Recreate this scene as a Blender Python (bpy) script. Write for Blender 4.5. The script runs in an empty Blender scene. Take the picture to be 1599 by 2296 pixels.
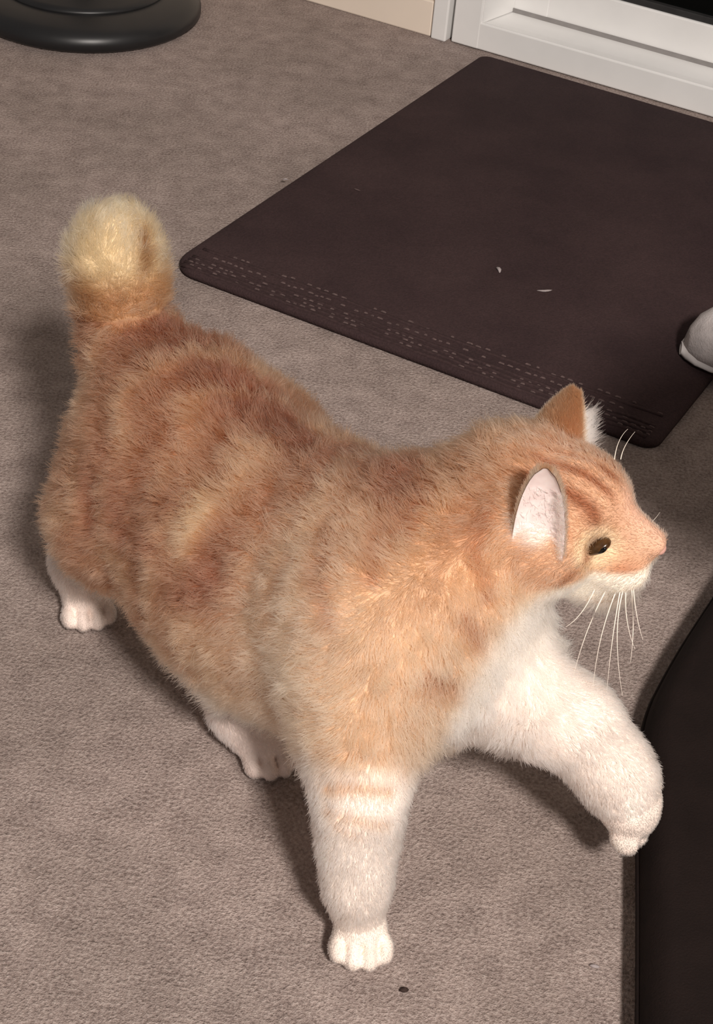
import bpy, math, random
import numpy as np
from mathutils import Vector, Matrix
from mathutils.geometry import tessellate_polygon

random.seed(7); RNG = np.random.default_rng(7)
scene = bpy.context.scene
COL = scene.collection

# camera pose from the photograph and pixel-to-point helper
H_CAM = 0.85; F_PX = 3800.0; PITCH = 0.64643447; ROLL = -0.09987651
def V(*a): return np.array(a, dtype=np.float64)
_fw = V(0, math.cos(PITCH), -math.sin(PITCH)); _r = V(1, 0, 0); _d = np.cross(_fw, _r)
CAM_R = math.cos(ROLL)*_r + math.sin(ROLL)*_d
CAM_D = -math.sin(ROLL)*_r + math.cos(ROLL)*_d
CAM_F = _fw; CAM_C = V(0, 0, H_CAM)
CAM_M = np.stack([CAM_R, CAM_D, CAM_F])
def atz(px, py, z):
    w = CAM_M.T @ V((px-799.5)/F_PX, (py-1148)/F_PX, 1.0)
    return CAM_C + w*((z-H_CAM)/w[2])


# ------------------------------------------------------------------ camera, world, lights, exposure
cd = bpy.data.cameras.new('camera'); cam = bpy.data.objects.new('camera', cd); COL.objects.link(cam)
cd.sensor_fit = 'VERTICAL'; cd.sensor_height = 36.0; cd.lens = F_PX/2296*36.0
cd.clip_start = .02; cd.clip_end = 50
_m = Matrix.Identity(4)
for i in range(3):
    _m[i][0] = CAM_R[i]; _m[i][1] = -CAM_D[i]; _m[i][2] = -CAM_F[i]; _m[i][3] = CAM_C[i]
cam.matrix_world = _m
scene.camera = cam

world = bpy.data.worlds.new('room_ambience'); scene.world = world; world.use_nodes = True
bg = world.node_tree.nodes['Background']
bg.inputs['Color'].default_value = (1.0, .93, .88, 1); bg.inputs['Strength'].default_value = .21

def area_light(name, loc, target, size, power, color):
    ld = bpy.data.lights.new(name, 'AREA'); ld.shape = 'DISK'; ld.size = size; ld.energy = power; ld.color = color
    o = bpy.data.objects.new(name, ld); COL.objects.link(o)
    o.location = loc; o.rotation_euler = (Vector(target)-Vector(loc)).to_track_quat('-Z', 'Y').to_euler()
    return o
area_light('room_lamp_offscreen', (.66, -1.39, 2.3), (.05, .9, 0), .35, 150, (1.0, .92, .86))

vs = scene.view_settings
vs.view_transform = 'Standard'; vs.look = 'None'; vs.exposure = -0.2; vs.gamma = 1.0; vs.use_curve_mapping = False

# ------------------------------------------------------------------ helpers
def lin(r, g, b):
    f = lambda c: (c/255/12.92) if c/255 <= .04045 else ((c/255+.055)/1.055)**2.4
    return (f(r), f(g), f(b), 1.0)
def link(o, parent=None):
    COL.objects.link(o)
    if parent is not None: o.parent = parent
    return o
def mesh_obj(name, verts, faces, mat, parent=None, smooth=True):
    me = bpy.data.meshes.new(name)
    me.from_pydata([tuple(map(float, v)) for v in verts], [], [tuple(int(i) for i in f) for f in faces])
    me.update(); me.materials.append(mat)
    if smooth: me.polygons.foreach_set('use_smooth', [True]*len(me.polygons))
    return link(bpy.data.objects.new(name, me), parent)
def empty(name, loc):
    o = bpy.data.objects.new(name, None); o.location = loc; o.empty_display_size = .05
    return link(o)
def tag(o, label=None, cat=None, group=None, kind=None):
    for k, v in (('label', label), ('category', cat), ('group', group), ('kind', kind)):
        if v: o[k] = v
    return o
def child(o, parent):
    """parent o to an Empty at its base without moving it"""
    o.parent = parent; o.matrix_parent_inverse = Matrix.Translation(-Vector(parent.location)); return o

class NT:
    def __init__(self, name):
        self.m = bpy.data.materials.new(name); self.m.use_nodes = True
        self.t = self.m.node_tree; self.b = self.t.nodes['Principled BSDF']
    def n(self, typ, **kw):
        x = self.t.nodes.new(typ)
        for k, v in kw.items():
            if k in x.inputs: x.inputs[k].default_value = v
            else: setattr(x, k, v)
        return x
    def l(self, a, b): self.t.links.new(a, b)
    def coord(self, out='Object'): return self.n('ShaderNodeTexCoord').outputs[out]
    def noise(self, scale, detail=4, rough=.55, vec=None):
        x = self.n('ShaderNodeTexNoise'); x.inputs['Scale'].default_value = scale; x.inputs['Detail'].default_value = detail; x.inputs['Roughness'].default_value = rough
        self.l(vec if vec is not None else self.coord(), x.inputs['Vector']); return x
    def ramp(self, fac, stops):
        x = self.n('ShaderNodeValToRGB'); e = x.color_ramp.elements
        while len(e) < len(stops): e.new(.5)
        for i, (p, c) in enumerate(stops): e[i].position = p; e[i].color = c
        self.l(fac, x.inputs['Fac']); return x.outputs['Color']
    def mix(self, fac, a, b, mode='MIX'):
        x = self.n('ShaderNodeMix', data_type='RGBA', blend_type=mode)
        for val, sock in ((fac, x.inputs[0]), (a, x.inputs[6]), (b, x.inputs[7])):
            if hasattr(val, 'is_linked'): self.l(val, sock)
            else: sock.default_value = val
        return x.outputs[2]
    def bump(self, h, strength, dist):
        x = self.n('ShaderNodeBump'); x.inputs['Strength'].default_value = strength; x.inputs['Distance'].default_value = dist
        self.l(h, x.inputs['Height']); self.l(x.outputs['Normal'], self.b.inputs['Normal']); return x
def plain(name, col, rough=.6, spec=.3, var=.12, scale=60, bump=0.0, bscale=400):
    t = NT(name); t.b.inputs['Roughness'].default_value = rough; t.b.inputs['Specular IOR Level'].default_value = spec
    n = t.noise(scale)
    lo = tuple(c*(1-var) for c in col[:3])+(1,); hi = tuple(min(1, c*(1+var)) for c in col[:3])+(1,)
    t.l(t.ramp(n.outputs['Fac'], [(.3, lo), (.7, hi)]), t.b.inputs['Base Color'])
    if bump: t.bump(t.noise(bscale, 2).outputs['Fac'], bump, .002)
    return t.m

# ------------------------------------------------------------------ materials
def carpet_mat():
    t = NT('carpet'); t.b.inputs['Roughness'].default_value = .95; t.b.inputs['Specular IOR Level'].default_value = .1
    co = t.coord()
    big = t.noise(5, 3, .5, co); mid = t.noise(38, 4, .6, co); fine = t.noise(380, 3, .7, co)
    c1 = t.ramp(mid.outputs['Fac'], [(.32, lin(132, 117, 111)), (.68, lin(188, 172, 165))])
    c2 = t.ramp(fine.outputs['Fac'], [(.28, lin(82, 70, 66)), (.5, lin(168, 154, 148)), (.74, lin(218, 207, 201))])
    c = t.mix(.55, c1, c2)
    c3 = t.ramp(big.outputs['Fac'], [(.35, (.86, .84, .82, 1)), (.65, (1.06, 1.03, 1.02, 1))])
    t.l(t.mix(1.0, c, c3, 'MULTIPLY'), t.b.inputs['Base Color'])
    ad = t.n('ShaderNodeMath', operation='MULTIPLY_ADD'); t.l(mid.outputs['Fac'], ad.inputs[0]); ad.inputs[1].default_value = .45; t.l(fine.outputs['Fac'], ad.inputs[2])
    t.bump(ad.outputs[0], .8, .0045)
    return t.m
def mat_weave():
    t = NT('doormat_pile'); t.b.inputs['Roughness'].default_value = .9; t.b.inputs['Specular IOR Level'].default_value = .15
    co = t.coord(); n1 = t.noise(9, 4, .6, co); n2 = t.noise(500, 2, .6, co)
    c = t.ramp(n1.outputs['Fac'], [(.3, lin(54, 41, 42)), (.7, lin(66, 51, 51))])
    c2 = t.ramp(n2.outputs['Fac'], [(.3, (.8, .8, .8, 1)), (.7, (1.15, 1.12, 1.12, 1))])
    t.l(t.mix(1.0, c, c2, 'MULTIPLY'), t.b.inputs['Base Color'])
    t.bump(n2.outputs['Fac'], .5, .002)
    return t.m
M = {}
M['carpet'] = carpet_mat(); M['mat'] = mat_weave()
M['stitch'] = plain('doormat_stitching', lin(98, 82, 80), .9, .1, .35, 300)
M['cord'] = plain('doormat_cord', lin(62, 48, 48), .9, .1, .25, 300)
M['white_paint'] = plain('white_door_paint', lin(234, 233, 231), .35, .4, .03, 14)
M['cream_paint'] = plain('cream_wall_paint', lin(236, 222, 206), .6, .25, .04, 8)
M['gasket'] = plain('black_gasket', lin(46, 45, 45), .6, .3, .2, 60)
M['strip'] = plain('grey_shade_strip', lin(142, 138, 136), .7, .2, .1, 60)  # grey standing in for shade at the foot of the sash
tg = NT('dark_window_glass'); tg.b.inputs['Base Color'].default_value = lin(10, 11, 10); tg.b.inputs['Roughness'].default_value = .06; tg.b.inputs['Specular IOR Level'].default_value = .25
M['glass'] = tg.m
M['black_plastic'] = plain('black_plastic', lin(30, 30, 31), .38, .45, .1, 30)
M['cushion'] = plain('dark_brown_upholstery', lin(27, 19, 17), .85, .15, .15, 40, .3, 700)
M['slipper'] = plain('grey_slipper_felt', lin(186, 178, 176), .95, .1, .16, 60, .4, 500)
M['slipper_sole'] = plain('pale_slipper_sole', lin(206, 200, 198), .8, .2, .06, 40)
M['dark_wood'] = plain('dark_stained_wood', lin(58, 38, 28), .4, .4, .25, 22)
M['lint'] = plain('white_lint', lin(160, 150, 149), .95, .1, .2, 200)
M['crumb'] = plain('dark_crumb', lin(60, 48, 44), .9, .1, .2, 200)

# ------------------------------------------------------------------ structure: floor, walls, door
def box(cx, cy, cz, sx, sy, sz, fr):
    """eight corners of a box centred at c with half sizes s in frame fr (rows are axes)"""
    v = []
    for i in (-1, 1):
        for j in (-1, 1):
            for k in (-1, 1): v.append(cx*fr[0]+cy*fr[1]+cz*fr[2]+i*sx*fr[0]+j*sy*fr[1]+k*sz*fr[2])
    f = [(0, 1, 3, 2), (4, 6, 7, 5), (0, 4, 5, 1), (2, 3, 7, 6), (0, 2, 6, 4), (1, 5, 7, 3)]
    return v, f
def bevel(o, w, seg=2):
    b = o.modifiers.new('bevel', 'BEVEL'); b.width = w; b.segments = seg; b.limit_method = 'ANGLE'; return o
fl = mesh_obj('floor', [(-2.5, -2.6, 0), (3, -2.6, 0), (3, 3.6, 0), (-2.5, 3.6, 0), (-2.5, -2.6, -.05), (3, -2.6, -.05), (3, 3.6, -.05), (-2.5, 3.6, -.05)],
              [(0, 1, 2, 3), (7, 6, 5, 4), (0, 4, 5, 1), (1, 5, 6, 2), (2, 6, 7, 3), (3, 7, 4, 0)], M['carpet'], smooth=False)
tag(fl, 'taupe low pile carpet over the whole room', None, None, 'structure')

DYAW = -0.4658275+0.006
DA = V(math.cos(DYAW), math.sin(DYAW), 0)          # along the door wall, to the right
DN = V(-math.sin(DYAW), math.cos(DYAW), 0)         # away from the room
DO = atz(1005, 93, 0)                              # left lower corner of the door frame
DFR = np.stack([DA, DN, V(0, 0, 1)])
def dpt(a, n, z): return DO+a*DA+n*DN+z*V(0, 0, 1)
def dbox(name, a0, a1, n0, n1, z0, z1, mat, parent=None, bev=.002):
    v, f = box((a0+a1)/2, (n0+n1)/2, (z0+z1)/2, (a1-a0)/2, (n1-n0)/2, (z1-z0)/2, DFR)
    o = mesh_obj(name, [p+DO for p in v], f, mat, parent, smooth=False)
    if bev: bevel(o, bev)
    return o
def prism(name, prof, axis_pts, mat, parent=None):
    """sweep a closed (n,z) profile between two 'a' positions (mitred: a may depend on n via slope)"""
    a0, a1 = axis_pts; v = []; k = len(prof)
    for (n, z) in prof: v.append(dpt(a0(n, z), n, z))
    for (n, z) in prof: v.append(dpt(a1(n, z), n, z))
    f = [tuple(range(k))[::-1], tuple(range(k, 2*k))]+[(i, (i+1) % k, k+(i+1) % k, k+i) for i in range(k)]
    return mesh_obj(name, v, f, mat, parent, smooth=False)
wall = dbox('wall_back', -2.2, -.012, .012, .14, -.05, 2.5, M['cream_paint'], bev=0)
tag(wall, 'cream painted wall beside the white door', None, None, 'structure')
bb = dbox('baseboard_back', -2.2, -.026, -.002, .014, 0, .048, M['cream_paint'])
tag(bb, 'cream baseboard along the carpet left of the door', None, None, 'structure')
trim = dbox('trim_1', -.024, -.002, -.006, .02, 0, 2.1, M['white_paint'])
tag(trim, 'narrow white casing strip at the left of the door', None, None, 'structure')
door = empty('door_1', tuple(DO)); tag(door, 'white framed glass door with black panes above its low rail', None, None, 'structure')
DW = 1.25
Z1, Z2, Z3, DEP = .037, .040, .091, .058
X1, X2, X3 = .044, .062, .112
def dchild(o): return child(o, door)
# outer frame: bottom rail, left stile, right stile, top rail
dchild(dbox('bottom_rail', .004, DW, 0, .09, .001, Z1, M['white_paint']))
dchild(dbox('stile', .004, X1, -.0005, .09, .001, 2.06, M['white_paint']))
dchild(dbox('stile', DW-X1, DW, -.0005, .09, .001, 2.06, M['white_paint']))
dchild(dbox('top_rail', .004, DW, -.0005, .09, 2.02, 2.06, M['white_paint']))
# ledge between frame and sash
dchild(prism('glazing_bead', [(0.002, Z1-.001), (DEP, Z2), (DEP+.03, Z2), (DEP+.03, Z1-.001)], (lambda n, z: X1-.001+max(0, (n-.002))*0.0+(z-Z1)*.8, lambda n, z: DW-X1), M['white_paint']))
dchild(prism('glazing_bead', [(0.002, Z1), (DEP, Z1+.004), (DEP, 2.02), (.002, 2.02)], (lambda n, z: X1-.002, lambda n, z: X1+.001+n*.31), M['white_paint']))
# sash frame
sash = dchild(dbox('sash', X2, DW-X2, DEP, DEP+.03, Z2, Z3, M['white_paint']))
dchild(dbox('sash_stile', X2, X3, DEP-.0006, DEP+.03, Z2, 2.0, M['white_paint']))
dchild(dbox('sash_stile', DW-X3, DW-X2, DEP-.0006, DEP+.03, Z2, 2.0, M['white_paint']))
dchild(dbox('gasket', X3-.001, DW-X3, DEP+.004, DEP+.026, Z3-.001, Z3+.008, M['gasket'], bev=.001))
dchild(dbox('glass_pane', X3, DW-X3, DEP+.012, DEP+.018, Z3, 2.0, M['glass'], bev=0))
dchild(dbox('rail_joint', X1, DW-X1, .0015, .0035, Z1-.002, Z1+.0008, M['white_paint'], bev=0))
dchild(dbox('seam', -.003, .0045, .028, .04, .001, 2.0, M['white_paint'], bev=0))
dchild(dbox('shadow_gap', X1+.003, DW-X1, DEP-.002, DEP+.002, Z2-.001, Z2+.0055, M['strip'], bev=0)).name = 'shade_strip'  # thin grey strip painting in the shade line where sash meets ledge
wr = dbox('wall_right', DW+.001, 2.6, .0, .14, -.05, 2.5, M['cream_paint'], bev=0)
tag(wr, 'cream painted wall beyond the door', None, None, 'structure')

# ------------------------------------------------------------------ doormat
MYAW = -0.4658275
MA = V(math.cos(MYAW), math.sin(MYAW), 0); MB = V(-math.sin(MYAW), math.cos(MYAW), 0)
FL = atz(376, 607, 0); FRc = atz(1457, 1027, 0); BL = atz(1016, 116, 0)
MW = float(np.linalg.norm(FRc-FL)); MD = float(np.linalg.norm(BL-FL))
def mpt(a, b, z): return FL+a*MA+b*MB+z*V(0, 0, 1)
TH = .009
def doormat():
    root = empty('doormat', tuple(FL)); tag(root, 'dark brown flat doormat lying before the white door', 'doormat')
    rad = {0: .030, 1: .016, 2: .012, 3: .012}      # front-left, front-right, back-right, back-left
    cs = [(0, 0), (MW, 0), (MW, MD), (0, MD)]; out = []
    for i, (cx, cy) in enumerate(cs):
        r = rad[i]; ox = cx+(r if cx == 0 else -r); oy = cy+(r if cy == 0 else -r)
        a0 = [math.pi, 1.5*math.pi, 0, .5*math.pi][i]
        for k in range(9): out.append((ox+r*math.cos(a0+k/8*math.pi/2), oy+r*math.sin(a0+k/8*math.pi/2)))
    n = len(out); rings = []; cx, cy = MW/2, MD/2
    def inset(d): return [(x+(cx-x)/abs(cx-x+1e-9)*d if abs(cx-x) > 1e-6 else x, y+(cy-y)/abs(cy-y+1e-9)*d) for x, y in out]
    for d, z in ((0, 0.0005), (0, TH*.55), (.0015, TH*.85), (.004, TH)): rings.append([mpt(x, y, z) for x, y in inset(d)])
    v = [p for r in rings for p in r]; f = []
    for a in range(len(rings)-1):
        for i in range(n): f.append((a*n+i, a*n+(i+1) % n, (a+1)*n+(i+1) % n, (a+1)*n+i))
    f.append(tuple(range((len(rings)-1)*n, len(rings)*n))); f.append(tuple(range(n))[::-1])
    child(mesh_obj('pile', v, f, M['mat']), root)
    # raised cords and rows of stitches along the front hem
    def tube(pts, r, name, mat, seg=6):
        vv, ff = [], []
        for i, p in enumerate(pts):
            for k in range(seg):
                an = 2*math.pi*k/seg; vv.append(p+MB*r*math.cos(an)+V(0, 0, 1)*r*.8*math.sin(an))
        for i in range(len(pts)-1):
            for k in range(seg): ff.append((i*seg+k, i*seg+(k+1) % seg, (i+1)*seg+(k+1) % seg, (i+1)*seg+k))
        ff.append(tuple(range(seg))[::-1]); ff.append(tuple(range((len(pts)-1)*seg, len(pts)*seg)))
        child(mesh_obj(name, vv, ff, mat), root)
    for b in (.006, .013, .020, .027, .046):
        tube([mpt(.012+(MW-.024)*i/40, b+.0006*math.sin(i*1.7+b*900), TH-.0002) for i in range(41)], .0022, 'hem_cord', M['cord'])
    for row, (b, ph) in enumerate(((.0095, 0), (.0165, .4), (.0235, .8), (.0365, .2), (.0500, .6))):
        vv, ff = [], []
        a = .012+ph*.006
        while a < MW-.014:
            L = RNG.uniform(.003, .0065); w = .0009; h = TH+.0012+RNG.uniform(-.0004, .0006)
            if RNG.random() < (.8 if row in (1, 3) else .5):
                o = len(vv); bb_ = b+RNG.normal()*.0006
                for (da, db, dz) in ((0, -w, -.001), (L, -w, -.001), (L, w, -.001), (0, w, -.001), (L*.2, -w*.5, 0), (L*.8, -w*.5, 0), (L*.8, w*.5, 0), (L*.2, w*.5, 0)):
                    vv.append(mpt(a+da, bb_+db, h+dz))
                ff += [tuple(o+i for i in q) for q in ((4, 5, 6, 7), (0, 1, 5, 4), (1, 2, 6, 5), (2, 3, 7, 6), (3, 0, 4, 7), (3, 2, 1, 0))]
            a += L+RNG.uniform(.002, .006)
        o = mesh_obj('stitch_row', vv, ff, M['stitch'], smooth=False); o['kind'] = 'stuff'; child(o, root)
doormat()

# ------------------------------------------------------------------ black pedestal stand
def lathe(name, prof, loc, mat, parent, seg=72):
    v, f = [], []
    for r, z in prof:
        for k in range(seg): v.append(loc+V(r*math.cos(2*math.pi*k/seg), r*math.sin(2*math.pi*k/seg), z))
    n = len(prof)
    for i in range(n-1):
        for k in range(seg): f.append((i*seg+k, i*seg+(k+1) % seg, (i+1)*seg+(k+1) % seg, (i+1)*seg+k))
    f.append(tuple(range(seg))[::-1]); f.append(tuple(range((n-1)*seg, n*seg)))
    return child(mesh_obj(name, v, f, mat), parent)
PC = atz(190, 22, 0); PC[2] = 0
st = empty('pedestal_stand', tuple(PC)); tag(st, 'glossy black round pedestal base standing on the carpet near the wall', 'stand')
R0 = .153
lathe('base', [(R0*.96, 0.0005), (R0, .006), (R0, .014), (R0*.97, .022), (R0*.90, .029), (R0*.78, .034), (R0*.70, .036)], PC, M['black_plastic'], st)
lathe('dome', [(R0*.72, .034), (R0*.71, .039), (R0*.66, .0425), (R0*.5, .049), (R0*.3, .058), (R0*.16, .066)], PC, M['black_plastic'], st)
lathe('collar', [(.028, .060), (.028, .10), (.024, .105), (.022, .12)], PC, M['black_plastic'], st, 32)
lathe('pole', [(.0125, .10), (.0125, 1.1), (.010, 1.105)], PC, M['black_plastic'], st, 24)

# ------------------------------------------------------------------ dark floor cushion at the right
def smooth_loop(pts, it=3):
    p = np.array(pts, float)
    for _ in range(it):
        q = np.roll(p, -1, 0); p = np.stack([.75*p+.25*q, .25*p+.75*q], 1).reshape(-1, 2)
    return p
def cushion():
    px = [(1430, 2620), (1433, 2290), (1434, 1960), (1428, 1650), (1506, 1492), (1612, 1330), (1655, 1270)]
    loop = [V(.185, .44)]+[atz(x, y, .02)[:2] for x, y in px]+[V(.385, 1.22), V(.45, 1.23), V(.475, 1.12), V(.44, .98), V(.36, .88), V(.338, .76), V(.338, .60), V(.325, .44), V(.26, .37)]
    P = smooth_loop(loop, 3); n = len(P); c = P.mean(0)
    root = empty('floor_cushion', (c[0], c[1], 0)); tag(root, 'long dark brown low floor cushion on the carpet in front of the cat', 'cushion')
    nx = np.roll(P, -1, 0)-np.roll(P, 1, 0); nx /= np.linalg.norm(nx, axis=1)[:, None]; nrm = np.stack([nx[:, 1], -nx[:, 0]], 1)
    if ((P-c)*nrm).sum() < 0: nrm = -nrm
    prof = [(-.010, .0005), (-.004, .006), (0, .016), (0, .024), (-.003, .034), (-.008, .042), (-.013, .045), (-.017, .046)]
    v, f = [], []
    for d, z in prof:
        for i in range(n): v.append((P[i, 0]+nrm[i, 0]*d, P[i, 1]+nrm[i, 1]*d, z))
    for a in range(len(prof)-1):
        for i in range(n): f.append((a*n+i, a*n+(i+1) % n, (a+1)*n+(i+1) % n, (a+1)*n+i))
    top = (len(prof)-1)*n
    f += [tuple(top+i for i in tri) for tri in tessellate_polygon([[Vector(q) for q in v[top:top+n]]])]
    child(mesh_obj('cover', v, f, M['cushion']), root)
    v, f = [], []; sg = 6
    for i in range(n):
        for k in range(sg):
            an = 2*math.pi*k/sg; v.append((P[i, 0]+nrm[i, 0]*.0025*math.cos(an), P[i, 1]+nrm[i, 1]*.0025*math.cos(an), .020+.0025*math.sin(an)))
    for i in range(n):
        for k in range(sg): f.append((i*sg+k, i*sg+(k+1) % sg, ((i+1) % n)*sg+(k+1) % sg, ((i+1) % n)*sg+k))
    child(mesh_obj('piping', v, f, M['cushion']), root)
cushion()

# ------------------------------------------------------------------ slipper at the right edge
def slipper():
    toe = atz(1519, 812, .0)
    ax = V(1, -.03, 0); ax /= np.linalg.norm(ax); sd = V(-ax[1], ax[0], 0)
    zb = TH+.001
    root = empty('slipper', (toe[0]+.12, toe[1], 0)); tag(root, 'pale grey felt slipper with rounded toe at the mat edge', 'slipper')
    ts = [0, .004, .012, .025, .045, .07, .10, .13, .16, .20, .235, .255, .265]
    hw = [.004, .014, .025, .034, .041, .045, .046, .043, .040, .039, .036, .027, .012]
    v, f = [], []; n = 28
    for t, w in zip(ts, hw):
        for k in range(n):
            an = 2*math.pi*k/n; x = math.cos(an); y = math.sin(an)
            v.append(toe+ax*t+sd*(w+.003)*x+V(0, 0, zb+.006+.006*y))
    for a in range(len(ts)-1):
        for k in range(n): f.append((a*n+k, a*n+(k+1) % n, (a+1)*n+(k+1) % n, (a+1)*n+k))
    f.append(tuple(range(n))); f.append(tuple(range((len(ts)-1)*n, len(ts)*n))[::-1])
    child(mesh_obj('sole', v, f, M['slipper_sole']), root)
    hh = [.010, .022, .034, .043, .050, .054, .058, .062]
    v, f = [], []; n = 26
    for j, (t, w, h) in enumerate(zip(ts[:8], hw[:8], hh)):
        for k in range(n+1):
            an = math.pi*k/n; dent = -.004*math.exp(-((k/n-.62)/.08)**2)*(j in (2, 3, 4))
            v.append(toe+ax*(t+.002)+sd*w*math.cos(an)*(1.0 if abs(math.cos(an)) < .98 else .99)+V(0, 0, zb+.009+(h+dent)*max(0.0, math.sin(an))**.8))
    for a in range(7):
        for k in range(n): f.append((a*(n+1)+k, a*(n+1)+k+1, (a+1)*(n+1)+k+1, (a+1)*(n+1)+k))
    o = child(mesh_obj('upper', v, f, M['slipper']), root)
    s = o.modifiers.new('thickness', 'SOLIDIFY'); s.thickness = .004; s.offset = -1
    # rolled opening edge
    v, f = [], []
    for k in range(n+1):
        an = math.pi*k/n; c = toe+ax*.131+sd*.043*math.cos(an)+V(0, 0, zb+.009+.062*max(0.0, math.sin(an))**.8)
        for q in range(6):
            b = 2*math.pi*q/6; v.append(c+ax*.004*math.cos(b)+V(0, 0, 1)*.004*math.sin(b))
    for k in range(n):
        for q in range(6): f.append((k*6+q, k*6+(q+1) % 6, (k+1)*6+(q+1) % 6, (k+1)*6+q))
    child(mesh_obj('collar', v, f, M['slipper_sole']), root)
slipper()

# ------------------------------------------------------------------ unseen round table, added right of the frame to cast shadow on the mat
TC = V(.425, .76, 0)
tbl = empty('shadow_table', tuple(TC)); tag(tbl, 'unseen small round dark wooden pedestal table, added to shade the mat', 'table')
lathe('tabletop', [(.135, .425), (.145, .43), (.147, .438), (.143, .446), (.135, .45)], TC, M['dark_wood'], tbl, 64)
lathe('pedestal', [(.030, .018), (.024, .04), (.018, .10), (.016, .22), (.020, .36), (.036, .41), (.06, .426)], TC, M['dark_wood'], tbl, 28)
lathe('foot', [(.070, .0005), (.072, .008), (.066, .016), (.045, .022), (.03, .03)], TC, M['dark_wood'], tbl, 48)

# ------------------------------------------------------------------ bits of lint on the mat and carpet
def fleck(name, px, py, z, L, w, h, ang, mat, label, cat, group, bend=.4):
    c = atz(px, py, z); v, f = [], []; k = 7; sg = 6
    for i in range(k):
        t = i/(k-1)-.5; r = (1-abs(2*t)**2.5*.8)
        x = L*t; y = bend*L*(t*t-.1)
        for q in range(sg):
            b = 2*math.pi*q/sg+.3*i; yy = y+w*r*math.cos(b)*.5; zz = h*r*(.5+.5*math.sin(b))
            v.append(c+V(x*math.cos(ang)-yy*math.sin(ang), x*math.sin(ang)+yy*math.cos(ang), zz))
    for i in range(k-1):
        for q in range(sg): f.append((i*sg+q, i*sg+(q+1) % sg, (i+1)*sg+(q+1) % sg, (i+1)*sg+q))
    f.append(tuple(range(sg))[::-1]); f.append(tuple(range((k-1)*sg, k*sg)))
    o = mesh_obj(name, v, f, mat); tag(o, label, cat, group); return o
G1 = 'bits of lint on the doormat'
fleck('lint', 1118, 606, TH, .011, .0045, .003, 1.9, M['lint'], 'small white tuft of lint in the middle of the doormat', 'lint', G1)
fleck('lint', 1222, 653, TH, .016, .0028, .0022, .25, M['lint'], 'curved pale thread of lint on the doormat near the slipper', 'lint', G1, .7)
fleck('lint', 800, 426, TH, .009, .002, .0015, -.5, M['cord'] if False else M['stitch'], 'faint greyish lint scrap toward the left side of the doormat', 'lint', G1)
fleck('lint', 640, 403, TH, .006, .0026, .002, .1, M['lint'], 'tiny pale lint speck beside the long left hem of the doormat', 'lint', G1)
fleck('lint', 1333, 2168, 0.001, .0065, .0028, .0022, -.1, M['lint'], 'tiny white crumb on the carpet beside the dark cushion', 'crumb', None)
fleck('crumb', 906, 2222, 0.001, .006, .0035, .003, .2, M['crumb'], 'tiny dark crumb on the carpet before the planted front paw', 'crumb', None)
# ------------------------------------------------------------------ the cat
# the body as a signed distance field, meshed by surface nets
BO = V(-0.172, 0.982, 0); BU = V(0.757, -0.653, 0); BV = V(0.653, 0.757, 0)
BU /= np.linalg.norm(BU); BV /= np.linalg.norm(BV); BZ = V(0, 0, 1)
def W(s, t, z): return BO + s*BU + t*BV + z*BZ
BFRAME = np.stack([BU, BV, BZ])
# head frame
HF = V(.93, -.30, -.06); HF /= np.linalg.norm(HF)
HL = V(.30, .93, .06); HL -= HF*(HL@HF); HL /= np.linalg.norm(HL)
HU = np.cross(HF, HL)
HFRAME = np.stack([HF, HL, HU])
NOSE = atz(1488, 1232, .25)
HK = NOSE - .078*HF + .004*HU
def HD(a, b, c): return HK + a*HF + b*HL + c*HU

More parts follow.
